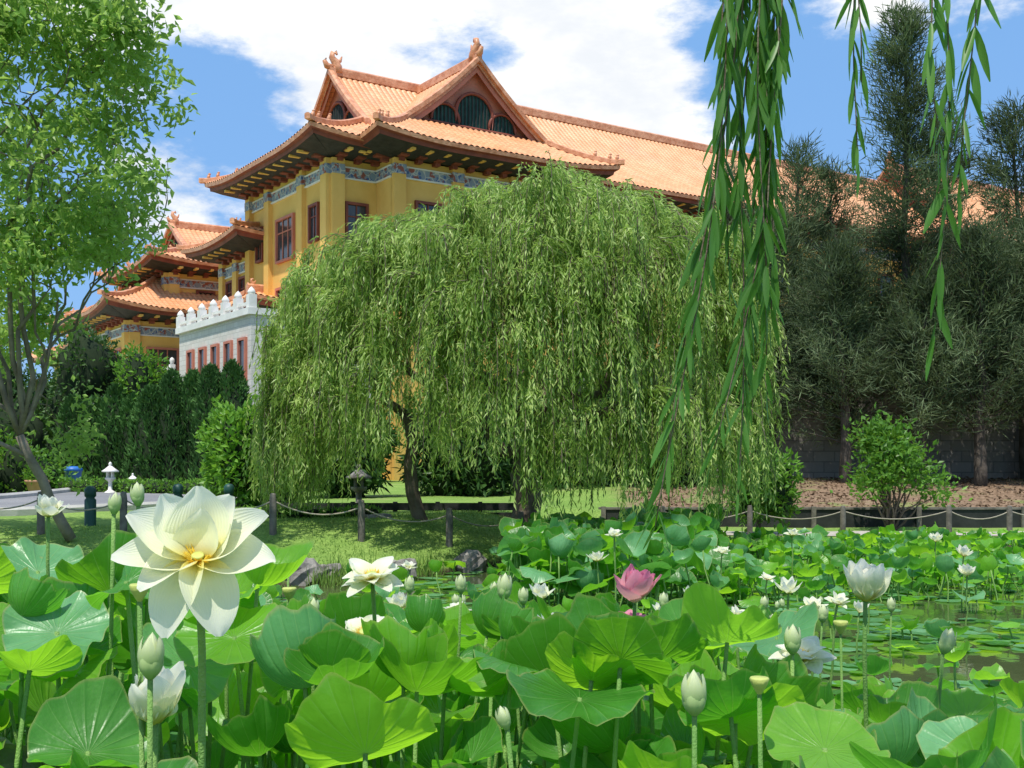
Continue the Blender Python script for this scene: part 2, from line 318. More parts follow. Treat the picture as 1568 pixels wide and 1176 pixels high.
    if e1: figure(RF,TR(np.array([rb-.25,ym,z0+H+.3])),orn,1,(math.pi/2 if swap else 0)+math.pi)
    strips=((0,.02,.03,-.15,1),(.03,-.15,.2,-.17,2),(.2,-.17,.24,-.34,2),(.24,-.34,ov,-.5,5))
    for sg in (0,1):
        s=np.linspace(0,L,60); x=x0+s; y=np.full_like(x,y0 if sg==0 else y1); dz=upz(x,y); d=1 if sg==0 else -1
        for (o1,z1_,o2,z2_,m) in strips:
            xi1=np.clip(x,x0+o1,x1-o1); xi2=np.clip(x,x0+o2,x1-o2)
            g=np.stack([np.stack([xi1,y+d*o1,z0+dz*(1-o1/ov*.7)+z1_],-1),np.stack([xi2,y+d*o2,z0+dz*(1-o2/ov*.9)+z2_],-1)]); RF.grid(TR(g),m,sm=False)
    for sg,e in ((0,e0),(1,e1)):
        if not e: continue
        y=np.linspace(y0,y1,60); x=np.full_like(y,x0 if sg==0 else x1); dz=upz(x,y); d=1 if sg==0 else -1
        for (o1,z1_,o2,z2_,m) in strips:
            y1_=np.clip(y,y0+o1,y1-o1); y2_=np.clip(y,y0+o2,y1-o2)
            g=np.stack([np.stack([x+d*o1,y1_,z0+dz*(1-o1/ov*.7)+z1_],-1),np.stack([x+d*o2,y2_,z0+dz*(1-o2/ov*.9)+z2_],-1)]); RF.grid(TR(g),m,sm=False)
def facade(p,q0,q1,ztop,zbot,axis,sgn,pil,wins,bracket=True,fz=.42):
    sw=axis=='y'
    def B(mb,a,b,o0,o1,z0,z1,m):
        lo,hi=sorted((p+sgn*o0,p+sgn*o1))
        if sw: mb.box(lo,hi,a,b,z0,z1,m)
        else: mb.box(a,b,lo,hi,z0,z1,m)
    B(WL,q0+.02,q1-.02,-.1,.05,ztop-.35-fz,ztop-.35,1)
    B(WL,q0+.02,q1-.02,-.1,.09,ztop-.42-fz,ztop-.353-fz,4); B(WL,q0+.02,q1-.02,-.1,.09,ztop-.347,ztop-.29,4)
    for x in pil:
        B(WL,x-.3,x+.3,-.1,.22,zbot,ztop-.26-fz,0); B(WL,x-.305,x+.305,-.1,.24,ztop-.257-fz,ztop-.25,1); B(WL,x-.3,x+.3,-.1,.22,ztop-.247,ztop,0)
    for (c,w,za,zb,k) in wins:
        fm=2 if k else 3
        B(WL,c-w/2-.12,c-w/2,-.1,.14,za-.1,zb+.12,fm);B(WL,c+w/2,c+w/2+.12,-.1,.14,za-.1,zb+.12,fm)
        B(WL,c-w/2,c+w/2,-.1,.14,zb,zb+.12,fm); B(WL,c-w/2,c+w/2,-.1,.16,za-.12,za,fm)
        B(WN,c-w/2,c+w/2,-.1,.03,za,zb,0)
        for j in range(1,max(2,int(w/.5))): 
            xx=c-w/2+w*j/max(2,int(w/.5)); B(WL,xx-.025,xx+.025,-.1,.07,za,zb,fm)
        B(WL,c-w/2,c+w/2,-.1,.065,za+(zb-za)*.68,za+(zb-za)*.68+.05,fm)
    if bracket:
        for x in np.arange(q0+.35,q1-.2,.9):
            B(WL,x-.13,x+.13,-.1,.35,ztop-.12,ztop+.04,3); B(WL,x-.2,x+.2,-.1,.65,ztop+.043,ztop+.17,3); B(WL,x-.12,x+.12,-.1,1.15,ztop+.173,ztop+.3,3)
            B(WL,x-.09,x+.09,.9,1.4,ztop+.12,ztop+.22,0)
Z=14.85
WL.box(-2.25,45,1.5,11.2,0,Z,0); WL.box(0,9.8,0,1.48,0,Z,0)
roof(-4,47,-.3,12.9,15.38,4.9,4.0,.46)
roof(-1.9,6.3,-1.7,11.4,15.38,4.8,2.5,.42,swap=True,e1=False)
facade(-2.25,1.5,11.2,Z,0,'y',-1,[1.8,4.4,8.4,10.9],[(3.1,.8,11.5,13.0,0),(6.4,1.9,11.1,13.0,1),(9.6,.7,11.5,13.0,0),(3.1,.8,8,9.6,0),(6.4,1.9,8,9.7,1)])
facade(1.5,-2.25,0,Z,0,'x',-1,[-1.95],[(-1.0,.9,11.2,12.9,0),(-1.0,.9,7.6,9.4,0)])
facade(0,0,1.48,Z,0,'y',-1,[],[])
facade(0,0,9.8,Z,0,'x',-1,[.3,3.3,6.5,9.5],[(1.8,1.1,11.4,13.0,0),(4.9,1.6,11.4,13.0,1),(8,1.1,11.4,13.0,0),(1.8,1.1,7.6,9.4,0),(4.9,1.6,7.6,9.4,1)])
facade(1.5,9.8,45,Z,0,'x',-1,list(np.arange(11.5,45,3.2)),[(x+1.6,1.2,11.4,13.0,0) for x in np.arange(11.5,43,3.2)])
WL.box(-2.2,20,11.25,15.2,0,12.05,0); roof(-4,22,8.6,16.8,12.6,2.4,3,.55,up=.3,orn=.5)
facade(-2.2,11.25,15.2,12.05,0,'y',-1,[12.9,14.95],[(12.,.8,9.3,10.9,0),(13.9,.8,9.3,10.9,0),(12.,.8,6.5,8,0),(13.9,.8,6.5,8,0)])
roof(-4.3,-1.5,5.5,12.5,8.9,.9,1.2,.9,up=.3,ov=1.2,orn=.4,swap=False,gable=False,e1=False)
WL.box(-3.2,9,21.5,29.5,0,12.4,0); roof(-4.8,11,19.9,31,12.9,3.0,3,.5,up=.4,orn=.7)
facade(-3.2,21.5,29.5,12.4,9,'y',-1,[21.8,25.5,29.2],[(23.6,1,10.4,11.4,0),(27.3,1,10.4,11.4,0)],fz=.4); facade(21.5,-3.2,9,12.4,9,'x',-1,[-2.9,1,5.5],[(-1,.9,10.4,11.4,0)],fz=.4)
WL.box(-5.8,9,20.3,31,0,9.35,0); roof(-7.6,11,18.5,33,9.9,4.4,6,.9,up=.5,orn=.6,gable=False)
facade(-5.8,20.3,31,9.35,4,'y',-1,[20.6,24,27.5,30.7],[(22.3,1.6,5,7.8,1),(26,1.6,5,7.8,1)],fz=.4); facade(20.3,-5.8,9,9.35,4,'x',-1,[-5.5,-2.3,1.2,5.5],[(-3.9,1.6,5,7.8,1),(-.6,1.6,5,7.8,1)],fz=.4)
WL.box(-1.2,10,38.5,47,0,12,0); roof(-2.8,12,36.9,48.5,12.4,3.2,3,.5,up=.4,orn=.7); facade(38.5,-1.2,10,12,7,'x',-1,[-.9,2.5,6],[(.8,1,9.8,10.9,0)],fz=.4)
WL.box(-3.8,10,36.8,48,0,8.6,0); roof(-5.5,12,35,50,9.1,4.2,6,.9,up=.5,orn=.6,gable=False); facade(36.8,-3.8,10,8.6,4,'x',-1,[-3.5,-.3,3],[(-1.9,1.6,4.6,7.2,1)],fz=.4)
WL.box(40,78,0,13,0,15,0); roof(37,82,-2,14.5,15.5,6.2,5,.45)
facade(0,40,78,15,0,'x',-1,list(np.arange(41,78,3.6)),[(x+1.8,1.4,11,13.2,0) for x in np.arange(41,74,3.6)])
RF.build('roof',[M_tile,M_ridge,M_red,M_redl,M_green,M_dark],TB)
WL.build('walls',[M_wall,M_frieze,M_redl,M_red,M_stonew,M_wall],TB); WN.build('windows',[M_glass],TB)
ST=MB()
ST.box(-8,-3,-4,4.4,0,7.0,0)
ST.box(-8.15,-2.9,-4.1,4.5,7.003,7.25,1)
for b in np.arange(-3.9,4.5,1.38): ST.box(-8.1,-7.8,b-.16,b+.16,7.253,7.75,1); ST.lathe((-7.95,b,7.753),[(0,0),(.14,.0),(.16,.1),(.1,.2),(0,.3)],8,1)
ST.box(-8.03,-7.87,-3.8,4.4,7.4,7.5,1)
for b in np.arange(-3.2,4.0,1.5):
    ST.box(-8.03,-7.9,b-.3,b+.3,4.5,6.1,2); ST.box(-8.1,-7.9,b-.42,b-.3,4.4,6.2,3); ST.box(-8.1,-7.9,b+.3,b+.42,4.4,6.2,3); ST.box(-8.1,-7.9,b-.3,b+.3,6.1,6.2,3); ST.box(-8.1,-7.9,b-.3,b+.3,4.4,4.5,3)
ST.build('stone_wing',[M_block,M_stonew,M_glass,M_redl],TB)
mb=MB(); mb.box(-11,-5.9,5,34,0,4.7,0); mb.build('terrace',[M_block],TB)
BL=MB()
def balus(p,q):
    p=np.array(p,float);q=np.array(q,float);L=np.linalg.norm(q-p);n=max(1,int(L/1.4))
    for i in range(n+1):
        c=p+(q-p)*i/n; BL.box(c[0]-.11,c[0]+.11,c[1]-.11,c[1]+.11,4.7,5.75,0); BL.lathe((c[0],c[1],5.753),[(0,0),(.1,0),(.07,.06),(.12,.14),(.09,.25),(0,.32)],8,0)
    for z0,z1 in ((4.72,4.9),(5.18,5.26),(5.5,5.62)): 
        a=np.minimum(p,q)-.055; b=np.maximum(p,q)+.055; BL.box(a[0],b[0],a[1],b[1],z0,z1,0)
    k=int(L/.35)
    for i in range(k): c=p+(q-p)*(i+.5)/k; BL.lathe((c[0],c[1],4.9),[(.03,0),(.06,.1),(.035,.2),(.04,.28)],6,0)
balus((-11,5.1),(-8.1,5.1)); balus((-11,5.1),(-11,9)); 
BL.build('balustrade',[M_stonew],TB)

# ------------------------------------------------------------ vegetation helpers
def unit(n):
    v=rng.normal(size=(n,3)); return v/np.linalg.norm(v,axis=1,keepdims=True)
def lump(d,ph,k=.22):
    return 1+k*np.sin(d[:,0]*4.3+ph)*np.cos(d[:,1]*3.7+ph*2)+k*.6*np.sin(d[:,2]*7+d[:,0]*6+ph*3)
def blob(mb,c,r,n,L,W,m=0,core=1,ph=None,upb=.3,shell=.75):
    ph=rng.uniform(0,6) if ph is None else ph
    d=unit(n); k=lump(d,ph); rad=(1-(1-shell)*rng.uniform(0,1,n)**.7*1.2)*k
    C=np.array(c)+d*np.array(r)*rad[:,None]
    D=d*.8+unit(n)*.9+np.array([0,0,upb]); mb.leaves(C,D,U(.7,1.3,n)*L,U(.7,1.3,n)*W,m)
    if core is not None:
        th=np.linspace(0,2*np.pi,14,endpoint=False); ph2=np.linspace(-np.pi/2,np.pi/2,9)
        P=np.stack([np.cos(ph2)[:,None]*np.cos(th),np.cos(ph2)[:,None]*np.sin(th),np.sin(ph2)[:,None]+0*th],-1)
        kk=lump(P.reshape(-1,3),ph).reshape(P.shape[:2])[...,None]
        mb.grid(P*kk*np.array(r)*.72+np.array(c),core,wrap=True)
def limb(mb,p0,p1,r0,r1,m=0,n=6,wob=.06,seg=7):
    p0=np.array(p0,float);p1=np.array(p1,float); t=np.linspace(0,1,n)[:,None]; L=np.linalg.norm(p1-p0)
    w=rng.normal(size=(n,3))*wob*L*.5; w[0]=0; w[-1]=0
    P=p0+(p1-p0)*t+w; mb.tube(P,np.linspace(r0,r1,n),seg,m); return P

# ------------------------------------------------------------ willow
wb=MB(); wc=np.array([.05,19.0]); RX,RY=4.0,3.0
limb(wb,(.2,19.2,.2),(.35,19.2,2.2),.26,.2,1); limb(wb,(-1.35,18.7,.35),(-1.75,18.6,2.4),.13,.09,1)
for a in np.linspace(0,2*np.pi,11,endpoint=False):
    a+=U(-.2,.2); r=U(1.4,2.6); e=(wc[0]+r*1.1*math.cos(a),wc[1]+r*math.sin(a),U(3.4,4.8))
    P=limb(wb,(.35,19.2,U(1.6,2.2)),e,.13,.045,1,8,.1)
    for j in range(4):
        e2=np.array(e)+[U(-.8,.8),U(-.7,.7),U(.1,.7)]; limb(wb,P[5+j%3],e2,.045,.012,1,5,.1,5)
limb(wb,(.35,19.2,2.0),(2.4,16.6,2.7),.12,.06,1,7,.06); limb(wb,(-1.75,18.6,2.4),(-3.0,18.4,4.0),.08,.03,1)
def wtop(x,y):
    xx=x*19/y
    zs=np.interp(xx,[-4.6,-4.3,-3.6,-2.77,-2.33,-1.5,-.75,-.37,.3,.94,1.7,2.36,3.1,4.0,4.6],[4.6,4.95,5.25,5.35,5.8,5.9,6.0,6.45,6.5,6.6,6.45,6.1,6.0,5.85,5.5])
    z=1.7+(zs-1.7)*min(y,20)/19
    r=min(1,math.hypot((x-wc[0])/(RX*1.05),(y-wc[1])/RY/1.02))
    return 3.2+(z-3.2)*(1-r**9)**.5-.22+.2*math.sin(x*3.4+y*2.2)*math.sin(x*1.3-y*2.9)+.1*math.sin(x*7+y)
LC=[];LD=[];TW=[]
for i in range(730):
    kind=i%5
    a=U(0,2*np.pi)
    if math.sin(a)>0 and U()<.45: a=-a
    if kind in (0,4): r=U(0,1)**.5*.97
    elif kind==3: r=U(.2,.8)
    else: r=U(.84,1.03)
    x=wc[0]+RX*r*math.cos(a); y=wc[1]+RY*r*math.sin(a)
    zt=wtop(x,y)
    if kind in (0,4): z=zt-U(0,.3)+(U(.1,.3) if U()<.12 else 0)
    elif kind==3: z=zt-U(.3,2.)
    else: z=U(1.9,max(2.1,zt))
    out=np.array([math.cos(a)*1.0,math.sin(a),0])*(.25+.7*r)
    o0=out+rng.normal(size=3)*[.4,.4,0]; h0=U(.15,.6); L0=U(.35,1.3)
    if kind in(1,2) and z<3.6: L0=U(.7,2.0)
    for j in range(rng.integers(11,19)):
        p0=np.array([x,y,z])+rng.normal(size=3)*[.09,.09,.06]
        o=o0+rng.normal(size=3)*[.3,.3,0]; ln=np.linalg.norm(o); hx=h0*U(.5,1.2)
        if ln>1.05: o=o/ln*1.05
        if x<-3: o[0]*=.5
        Ls=L0*U(.5,1.4)
        zmin=(.8+U(0,1.)) if x<-2.9 else ((1.45+U(0,1.1)) if x<.1 else .6+U(0,1.1))
        if x>3.6: zmin=U(.9,2.2)
        Ls=min(Ls,p0[2]-zmin)
        if Ls<.25: continue
        n=int(Ls/.05)+5; t=np.linspace(0,1,n); swy=rng.normal()*.05
        P=np.stack([p0[0]+o[0]*hx*(1-np.exp(-4*t))+swy*t*t,p0[1]+o[1]*hx*(1-np.exp(-4*t)),p0[2]+.22*np.sin(np.minimum(t*5,np.pi))*hx-Ls*t**1.25],-1)
        T=np.gradient(P,axis=0); T/=np.linalg.norm(T,axis=1,keepdims=True)+1e-9
        LC.append(P); LD.append(T*1.1+rng.normal(size=(n,3))*[.5,.5,.3]+np.array([0,0,-.2]))
        if j%4==0: TW.append(P[::max(1,n//5)])
C=np.concatenate(LC);D=np.concatenate(LD); n=len(C); wn=n
wb.leaves(C,D,U(.08,.15,n),U(.009,.017,n),0)
for P in TW: wb.tube(P,.006,3,1)
wb.build('willow_tree',[M_willow,M_bark])

# ------------------------------------------------------------ foreground willow
fb=MB()
limb(fb,(4.6,3.4,.2),(4.2,3.3,3.4),.28,.18,1,8,.04,12); Pl=limb(fb,(4.2,3.3,3.3),(.2,2.7,3.75),.12,.03,1,10,.02,8)
limb(fb,(4.6,3.4,.2),(4.65,3.5,-.6),.3,.34,1,3,0,10)
def strand(top,bot,seed,bend=.0,leafL=.11,den=.034):
    top=np.array(top,float);bot=np.array(bot,float); L=np.linalg.norm(top-bot); n=int(L/den); t=np.linspace(0,1,n)[:,None]
    P=top+(bot-top)*t+np.array([bend,0,0])*np.sin(np.pi*t)+rng.normal(size=(1,3))*.01*t
    P[:,0]+=.012*np.sin(t[:,0]*9+seed)
    fb.tube(P[::3],np.linspace(.0035,.0015,len(P[::3])),5,1)
    T=np.gradient(P,axis=0); T/=np.linalg.norm(T,axis=1,keepdims=True)
    for i in range(n):
        for kk in range(2 if rng.random()<.3 else 1):
            L_=leafL*U(.65,1.2)*(1-.3*(i/n)**3); W_=L_*U(.06,.10)
            az=U(0,6.28) ; o=np.array([math.cos(az),math.sin(az)*.8,0]); sp=U(.1,.6)
            k=np.linspace(0,1,6); base=P[i]
            d=T[i]+o*sp; d/=np.linalg.norm(d); cen=base+d*L_*k[:,None]+np.array([0,0,-1])*(L_*.18*k**2)[:,None]
            sd=np.cross(d,rng.normal(size=3)); sd/=np.linalg.norm(sd); nn=np.cross(d,sd)
            w=W_*np.sin(np.pi*np.clip(k*.93+.04,0,1))**.8
            G=np.stack([cen-sd*w[:,None]+nn*w[:,None]*.35,cen,cen+sd*w[:,None]+nn*w[:,None]*.35],1); fb.grid(G,0)
Y0=2.65
S=[(.56,3.7,.53,1.62,.0),(.58,3.7,.46,1.64,.10),(.53,3.7,.33,1.53,.05),(.56,3.7,.36,1.72,.05),(.6,3.7,.57,1.85,.02),(.55,3.7,.49,2.1,-.02),(.6,3.7,.58,2.35,0),(.57,3.7,.53,2.0,.03),(.57,3.7,.53,2.3,0),(.57,3.7,.58,1.8,.01),(.58,3.7,.43,2.0,.03),(.58,3.7,.56,2.1,0),(.59,3.7,.57,2.0,.02),(.57,3.7,.6,2.5,0),
   (1.02,3.65,1.01,1.99,.0),(1.05,3.65,1.04,2.3,.02),(1.01,3.65,.99,2.4,-.02),(.82,3.68,.82,2.42,0),(.83,3.68,.82,2.6,0)]
for i,(a,za,b,zb,bd) in enumerate(S): strand((a,Y0+U(-.08,.08),za),(b,Y0+U(-.1,.1),zb),i,bd)
fb.build('overhanging_willow',[M_willow2,M_bark])

# ------------------------------------------------------------ casuarinas
def casuarina(x,y,H,R,dens=1.,name='casuarina_tree',zb=.8,low=.12,pw=.6):
    cb=MB(); P=limb(cb,(x,y,zb-.3),(x+U(-.4,.4),y,zb+H*.97),.2,.02,1,10,.015,8)
    nb=int(95*dens); Cs=[];Ds=[]
    for i in range(nb):
        h=low+(1-low)*(i/nb)**.85; p=np.array([np.interp(h,np.linspace(0,1,10),P[:,k]) for k in range(3)])
        a=U(0,6.28); L=R*(1-h)**pw*U(.45,1.2)+.3; el=U(.3,1.2)
        d=np.array([math.cos(a),math.sin(a),el]); d/=np.linalg.norm(d)*.85; n=6; t=np.linspace(0,1,n)[:,None]
        B=p+d*L*t+np.array([0,0,-.2*L*(1-h)])*t**2; cb.tube(B,np.linspace(.03,.006,n)*(1.2-h),3,1)
        k=int(50*L+30); tt=U(.12,1.08,k); c=np.stack([np.interp(tt,t[:,0],B[:,j]) for j in range(3)],-1)
        c+=rng.normal(size=(k,3))*.14
        Cs.append(c); Ds.append(unit(k)*.6+d*.45+np.array([0,0,-.15+.45*h])[None])
    C=np.concatenate(Cs);D=np.concatenate(Ds);n=len(C); cb.leaves(C,D,U(.2,.45,n),U(.010,.019,n),0)
    cb.build(name,[M_cas,M_barkd])
for (x,y,H,R,d,lw) in [(11.2,32,13.6,1.9,2.4,.16),(8.3,34.5,10.4,1.7,1.3,.1),(9.9,35.5,10.,1.9,1.1,.1),(13.4,34.5,11.4,1.8,1.4,.1),(15.0,33,11.2,2.1,1.5,.2),(6.4,36,10.2,1.6,1.,.1),(12.6,30.6,7.0,2.1,1.3,.24),(9.3,31.5,6.6,2.2,1.4,.24),(14.6,30.5,7.4,2.1,1.3,.24),(7.4,33,8,1.7,1.2,.18),(11.0,30.8,5.6,1.9,1.,.3)]:
    casuarina(x,y,H,R,d,low=lw)
casuarina(18,33,11,2.4,.6)
tb=MB()
for (x,y,z,rx,rz) in [(4.2,31,2.6,2.2,2.4),(7.2,36.,4.2,2.2,2.8),(10.5,36.5,4.6,2.4,3.),(13.8,36.8,4.6,2.4,3.4),(17,36.5,5,2.4,3.5),(20,36.5,4,2.4,3.5),(1.5,31,2.4,2.2,2.2),(-1.2,30,2.0,1.8,1.8),(-4.2,29,2.0,1.2,1.6),(16.6,32,2.0,1.4,1.6)]:
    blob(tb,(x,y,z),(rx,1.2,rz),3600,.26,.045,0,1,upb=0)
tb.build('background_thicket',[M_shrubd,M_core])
mb=MB(); mb.box(3.5,24,33.6,33.9,.5,3.6,0); mb.box(3.4,24,33.55,33.95,3.603,3.75,0); mb.build('retaining_wall',[M_blockg])
mb=MB()
for i in range(10): mb.box(2.+i*2.3,4.28+i*2.3,24.93,25.,.1,.55,0); mb.box(2.+i*2.3-.05,2.+i*2.3+.05,24.86,24.925,.1,.62,1)
mb.box(1.9,25,24.9,25.05,.553,.6,1)
mb.build('timber_edging',[M_dark,M_timber])
mb=MB()
for x in np.arange(-4.6,.2,.8): mb.box(x-.04,x+.04,21.4,21.48,.5,.86,0)
mb.box(-4.7,.2,21.36,21.397,.7,.84,0); mb.box(-4.7,.2,21.36,21.397,.56,.66,0); mb.build('low_timber_rail',[M_dark])
mb=MB(); X,Y=np.meshgrid(np.linspace(2.6,22,60),np.linspace(22.2,23.4,6)); mb.grid(np.stack([X,Y,hgt(X,Y)+.012],-1)); mb.build('gravel_path',[simple('gravel',(.36,.33,.28),(.5,.46,.4),8,.95,.6,60)])
ll=MB(); n=5200; x=U(3,20,n); y=U(25.4,33.3,n); ll.leaves(np.stack([x,y,hgt(x,y)+.02],-1),unit(n)*[1,1,.25],U(.06,.15,n),U(.015,.035,n),0); ll.build('leaf_litter',[leafmat('dry_leaf',(.14,.09,.05),(.3,.21,.12),.1,(.2,.12,.05))])

# ------------------------------------------------------------ left tree
lt=MB()
P=limb(lt,(-6.2,16,.55),(-6.75,15.6,2.0),.08,.06,1,6,.03,9)
tips=[]
def branch(p,d,L,r,dep):
    d=d/np.linalg.norm(d); e=p+d*L
    if e[0]>-4.65: d[0]=-abs(d[0])*.3; e=p+d*L
    if e[2]<3.6 and e[0]>-5.9: d[0]=-.6; e=p+d*L
    Pp=limb(lt,p,e,r,r*.55,1,5,.09,6)
    if dep==0: tips.append(e); tips.append(Pp[2]); return
    for k in range(3): branch(Pp[-1] if k<2 else Pp[3],d*.9+rng.normal(size=3)*.55+np.array([0,0,.12]),L*U(.6,.85),r*.55,dep-1)
for d in [(-.25,0,1),(.5,-.2,1.3),(-.7,.2,.8),(.3,.3,1.1),(-.6,-.3,.5)]:
    branch(P[-1] if d[2]>.6 else P[-2],np.array(d,float),1.5,.038,3)
for d,q in [((.3,0,1.),(-6.6,15.2,3.4)),((.15,0,1.),(-7.3,15,4.2)),((.3,-.1,.8),(-6.7,15,4.6)),((.5,0,.8),(-6.4,15,5.2))]:
    limb(lt,P[-1],q,.038,.03,1,6,.06,7); branch(np.array(q),np.array(d),1.5,.03,3)
LC=[];LD=[]
for e in tips:
    kx=e[0]/e[1]
    if kx>-.305 or (e[2]<5.1 and kx>-.345) or (e[2]<4.3 and kx>-.375): continue
    for q in range(3):
        c=e+rng.normal(size=3)*.22; k=rng.integers(13,20); LC.append(c+rng.normal(size=(k,3))*.1); LD.append(unit(k)*.9+np.array([0,0,-.35]))
C=np.concatenate(LC);D=np.concatenate(LD);n=len(C); lt.leaves(C,D,U(.09,.17,n),U(.024,.040,n),0,fold=.4)
lt.build('broadleaf_tree',[M_treel,M_barkl])
hb=MB()
for i,x in enumerate(np.linspace(-14.2,-8.9,9)):
    y=37-.1*i+U(-.3,.3); hh=U(2.9,3.4)+(.75 if i>4 else 0); n=3200; u=U(0,1,n)**.8; a=U(0,6.28,n)
    rr=.62*(1-u**2.6)**.6*(1+.15*np.sin(a*3+i)+.12*np.sin(a*5+u*14)); C=np.stack([x+rr*np.cos(a),y+rr*np.sin(a),.6+hh*u],-1)
    D=np.stack([np.cos(a)*.4,np.sin(a)*.4,1+0*a],-1)+rng.normal(size=(n,3))*.35; hb.leaves(C,D,U(.12,.26,n),U(.025,.045,n),0)
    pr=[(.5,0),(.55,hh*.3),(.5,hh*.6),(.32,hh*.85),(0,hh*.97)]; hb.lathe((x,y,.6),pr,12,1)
hb.build('conifer_hedge',[M_cyp,M_core])
def shrub(name,c,r,n,L,W,mt,trunk=True,multi=1,**k):
    b=MB()
    for i in range(multi):
        cc=np.array(c,float)+(0 if i==0 else rng.normal(size=3)*np.array(r)*.5); rr=np.array(r)*(1 if multi==1 else U(.5,.75))
        blob(b,cc,rr,n//multi,L,W,0,1,**k)
    if trunk: b.tube([(c[0],c[1],float(hgt(c[0],c[1]))-.2),(c[0],c[1],c[2])],.05,6,2)
    b.build(name,[mt,M_core,M_bark])
shrub('shrub',(-5.75,24,1.75),(.75,.75,1.15),3000,.16,.045,M_shrub)
shrub('shrub',(-5.2,24.6,1.2),(.7,.6,.75),2000,.14,.04,M_shrubd)
def opentree(name,c,r,n,L,W,mt):
    b=MB(); c=np.array(c,float); g=float(hgt(c[0],c[1]))
    for i in range(26):
        d=unit(1)[0]; d[2]=abs(d[2])*1.1-.25; e=c+d*np.array(r)*U(.5,1.15); s=np.array([c[0]+U(-.1,.1),c[1],g-.05])
        limb(b,s,e,.028,.008,1,6,.06,5)
        k=n//26; b.leaves(e+rng.normal(size=(k,3))*.19,unit(k)+d*.4+np.array([0,0,.2]),U(.7,1.3,k)*L,U(.7,1.3,k)*W,0)
    b.build(name,[mt,M_bark])
opentree('sapling',(7.9,23.8,1.3),(.95,.8,1.05),3000,.14,.035,M_shrub)
shrub('shrub',(4.9,22.6,1.3),(.6,.6,1.0),3600,.14,.035,M_shrub,multi=4)
shrub('shrub',(15.6,31,4.6),(.9,.8,2.4),4000,.16,.03,M_shrub,multi=5)
for (x,y,r,h) in [(-15.5,31,1.6,1.5),(-13.3,38,1.6,2.0),(-16.5,38,2.,2.4),(-18,33,2,2.1),(-16.2,41,1.3,2.9),(-17.9,41,1.8,3.4)]:
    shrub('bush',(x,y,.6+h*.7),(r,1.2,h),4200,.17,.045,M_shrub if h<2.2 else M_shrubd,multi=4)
bb=MB()
for i in range(22): 
    x=-14.8+i*.36; y=34.5-.22*i if i>10 else 33.5-.1*i; blob(bb,(x,y,.82),(.3,.35,.26),330,.09,.022,0,1)
for i in range(10): blob(bb,(-5.3+i*.32+U(-.1,.1),18.6+.12*i,.72),(.2,.2,.13),0+120,.09,.02,0,1)
bb.build('border_planting',[M_shrub,M_core])
gb=MB(); n=22000; x=U(-9,1.,n); y=shoreY(x)+U(0,1,n)**1.3*6; z=hgt(x,y)
k=(np.hypot(x+11,y-22)>6.6)&((y<16.8)|(x>-6)); x,y,z=x[k],y[k],z[k]; n=len(x)
gb.leaves(np.stack([x,y,z-.01],-1),np.array([0,0,1])+rng.normal(size=(n,3))*.4,U(.03,.07,n),U(.004,.009,n),0)
n=5200; x=U(-9,3.5,n); y=shoreY(x)+rng.normal(size=n)*.18+.1; keep=(np.sin(x*2.3)+np.sin(x*5.1+1)>.1); x,y=x[keep],y[keep]; n=len(x); z=hgt(x,y)
gb.leaves(np.stack([x,y,z-.02],-1),np.array([0,0,1])+rng.normal(size=(n,3))*.28,U(.12,.38,n),U(.006,.012,n),0)
gb.build('lawn_grass',[M_grassb])
def rock(name,c,r,seed):
    b=MB(); th=np.linspace(0,2*np.pi,16,endpoint=False); ph=np.linspace(-np.pi/2,np.pi/2,10)
    P=np.stack([np.cos(ph)[:,None]*np.cos(th),np.cos(ph)[:,None]*np.sin(th),np.sin(ph)[:,None]+0*th],-1)
    k=1+.18*np.sin(P[...,0]*5+seed)*np.cos(P[...,1]*4+seed)+.1*np.sin(P[...,2]*9+seed*2+P[...,0]*7)
    P=np.sign(P)*np.abs(P)**.8*k[...,None]*np.array(r)+np.array(c); b.grid(P,0,wrap=True,sm=False); b.build(name,[M_rock])
for i,(x,y,r) in enumerate([(-2.75,15.1,.26),(-2.45,15.3,.16),(-3.3,14.7,.18),(-1.5,15.6,.2),(-.6,16.9,.22),(.2,18.,.2),(-4.6,14.2,.2),(1.8,20.5,.25),(-6,13.8,.25)]):
    rock('rock',(x,y,.12),(r,r*.8,r*.9),i*1.7)
rock('rock',(-1.34,2.9,.33),(.3,.25,.62),3.3)
rock('rock',(-2.3,19.2,.62),(.3,.25,.12),5.3)

rp=MB()
def post(b,x,y,h,r,m=0):
    z=float(hgt(x,y)); b.lathe((x,y,z-.1),[(r,0),(r,h),(r*.8,h+.08),(r*.75,h+.1),(0,h+.11)],10,m); return np.array([x,y,z+h-.1])
for line in ([(-8.,16.2),(-6.75,16.3),(-5.6,16.4),(-4.6,16.6),(-3.55,16.9),(-2.25,17.),(-.97,17.6),(.15,18.9)],[(2.9,21.9),(4.6,22),(6.4,22),(8.45,22),(9.62,22.),(11.5,22)]):
    tp=[post(rp,x,y,.6,.055) for x,y in line]
    for a,b in zip(tp[:-1],tp[1:]):
        t=np.linspace(0,1,10)[:,None]; rp.tube(a+(b-a)*t-np.array([0,0,.16])*(4*t*(1-t)),.012,5,1)
rp.build('rope_fence',[M_timber,M_rope])
for (x,y) in [(-5.4,18.4),(-4.6,18.5),(-6.3,17.)]:
    b=MB(); z=.66; b.lathe((x,y,z-.1),[(.085,0),(.085,.5),(.06,.53),(.085,.56),(.085,.66),(.05,.7),(0,.71)],14,0); b.build('bollard',[M_green])
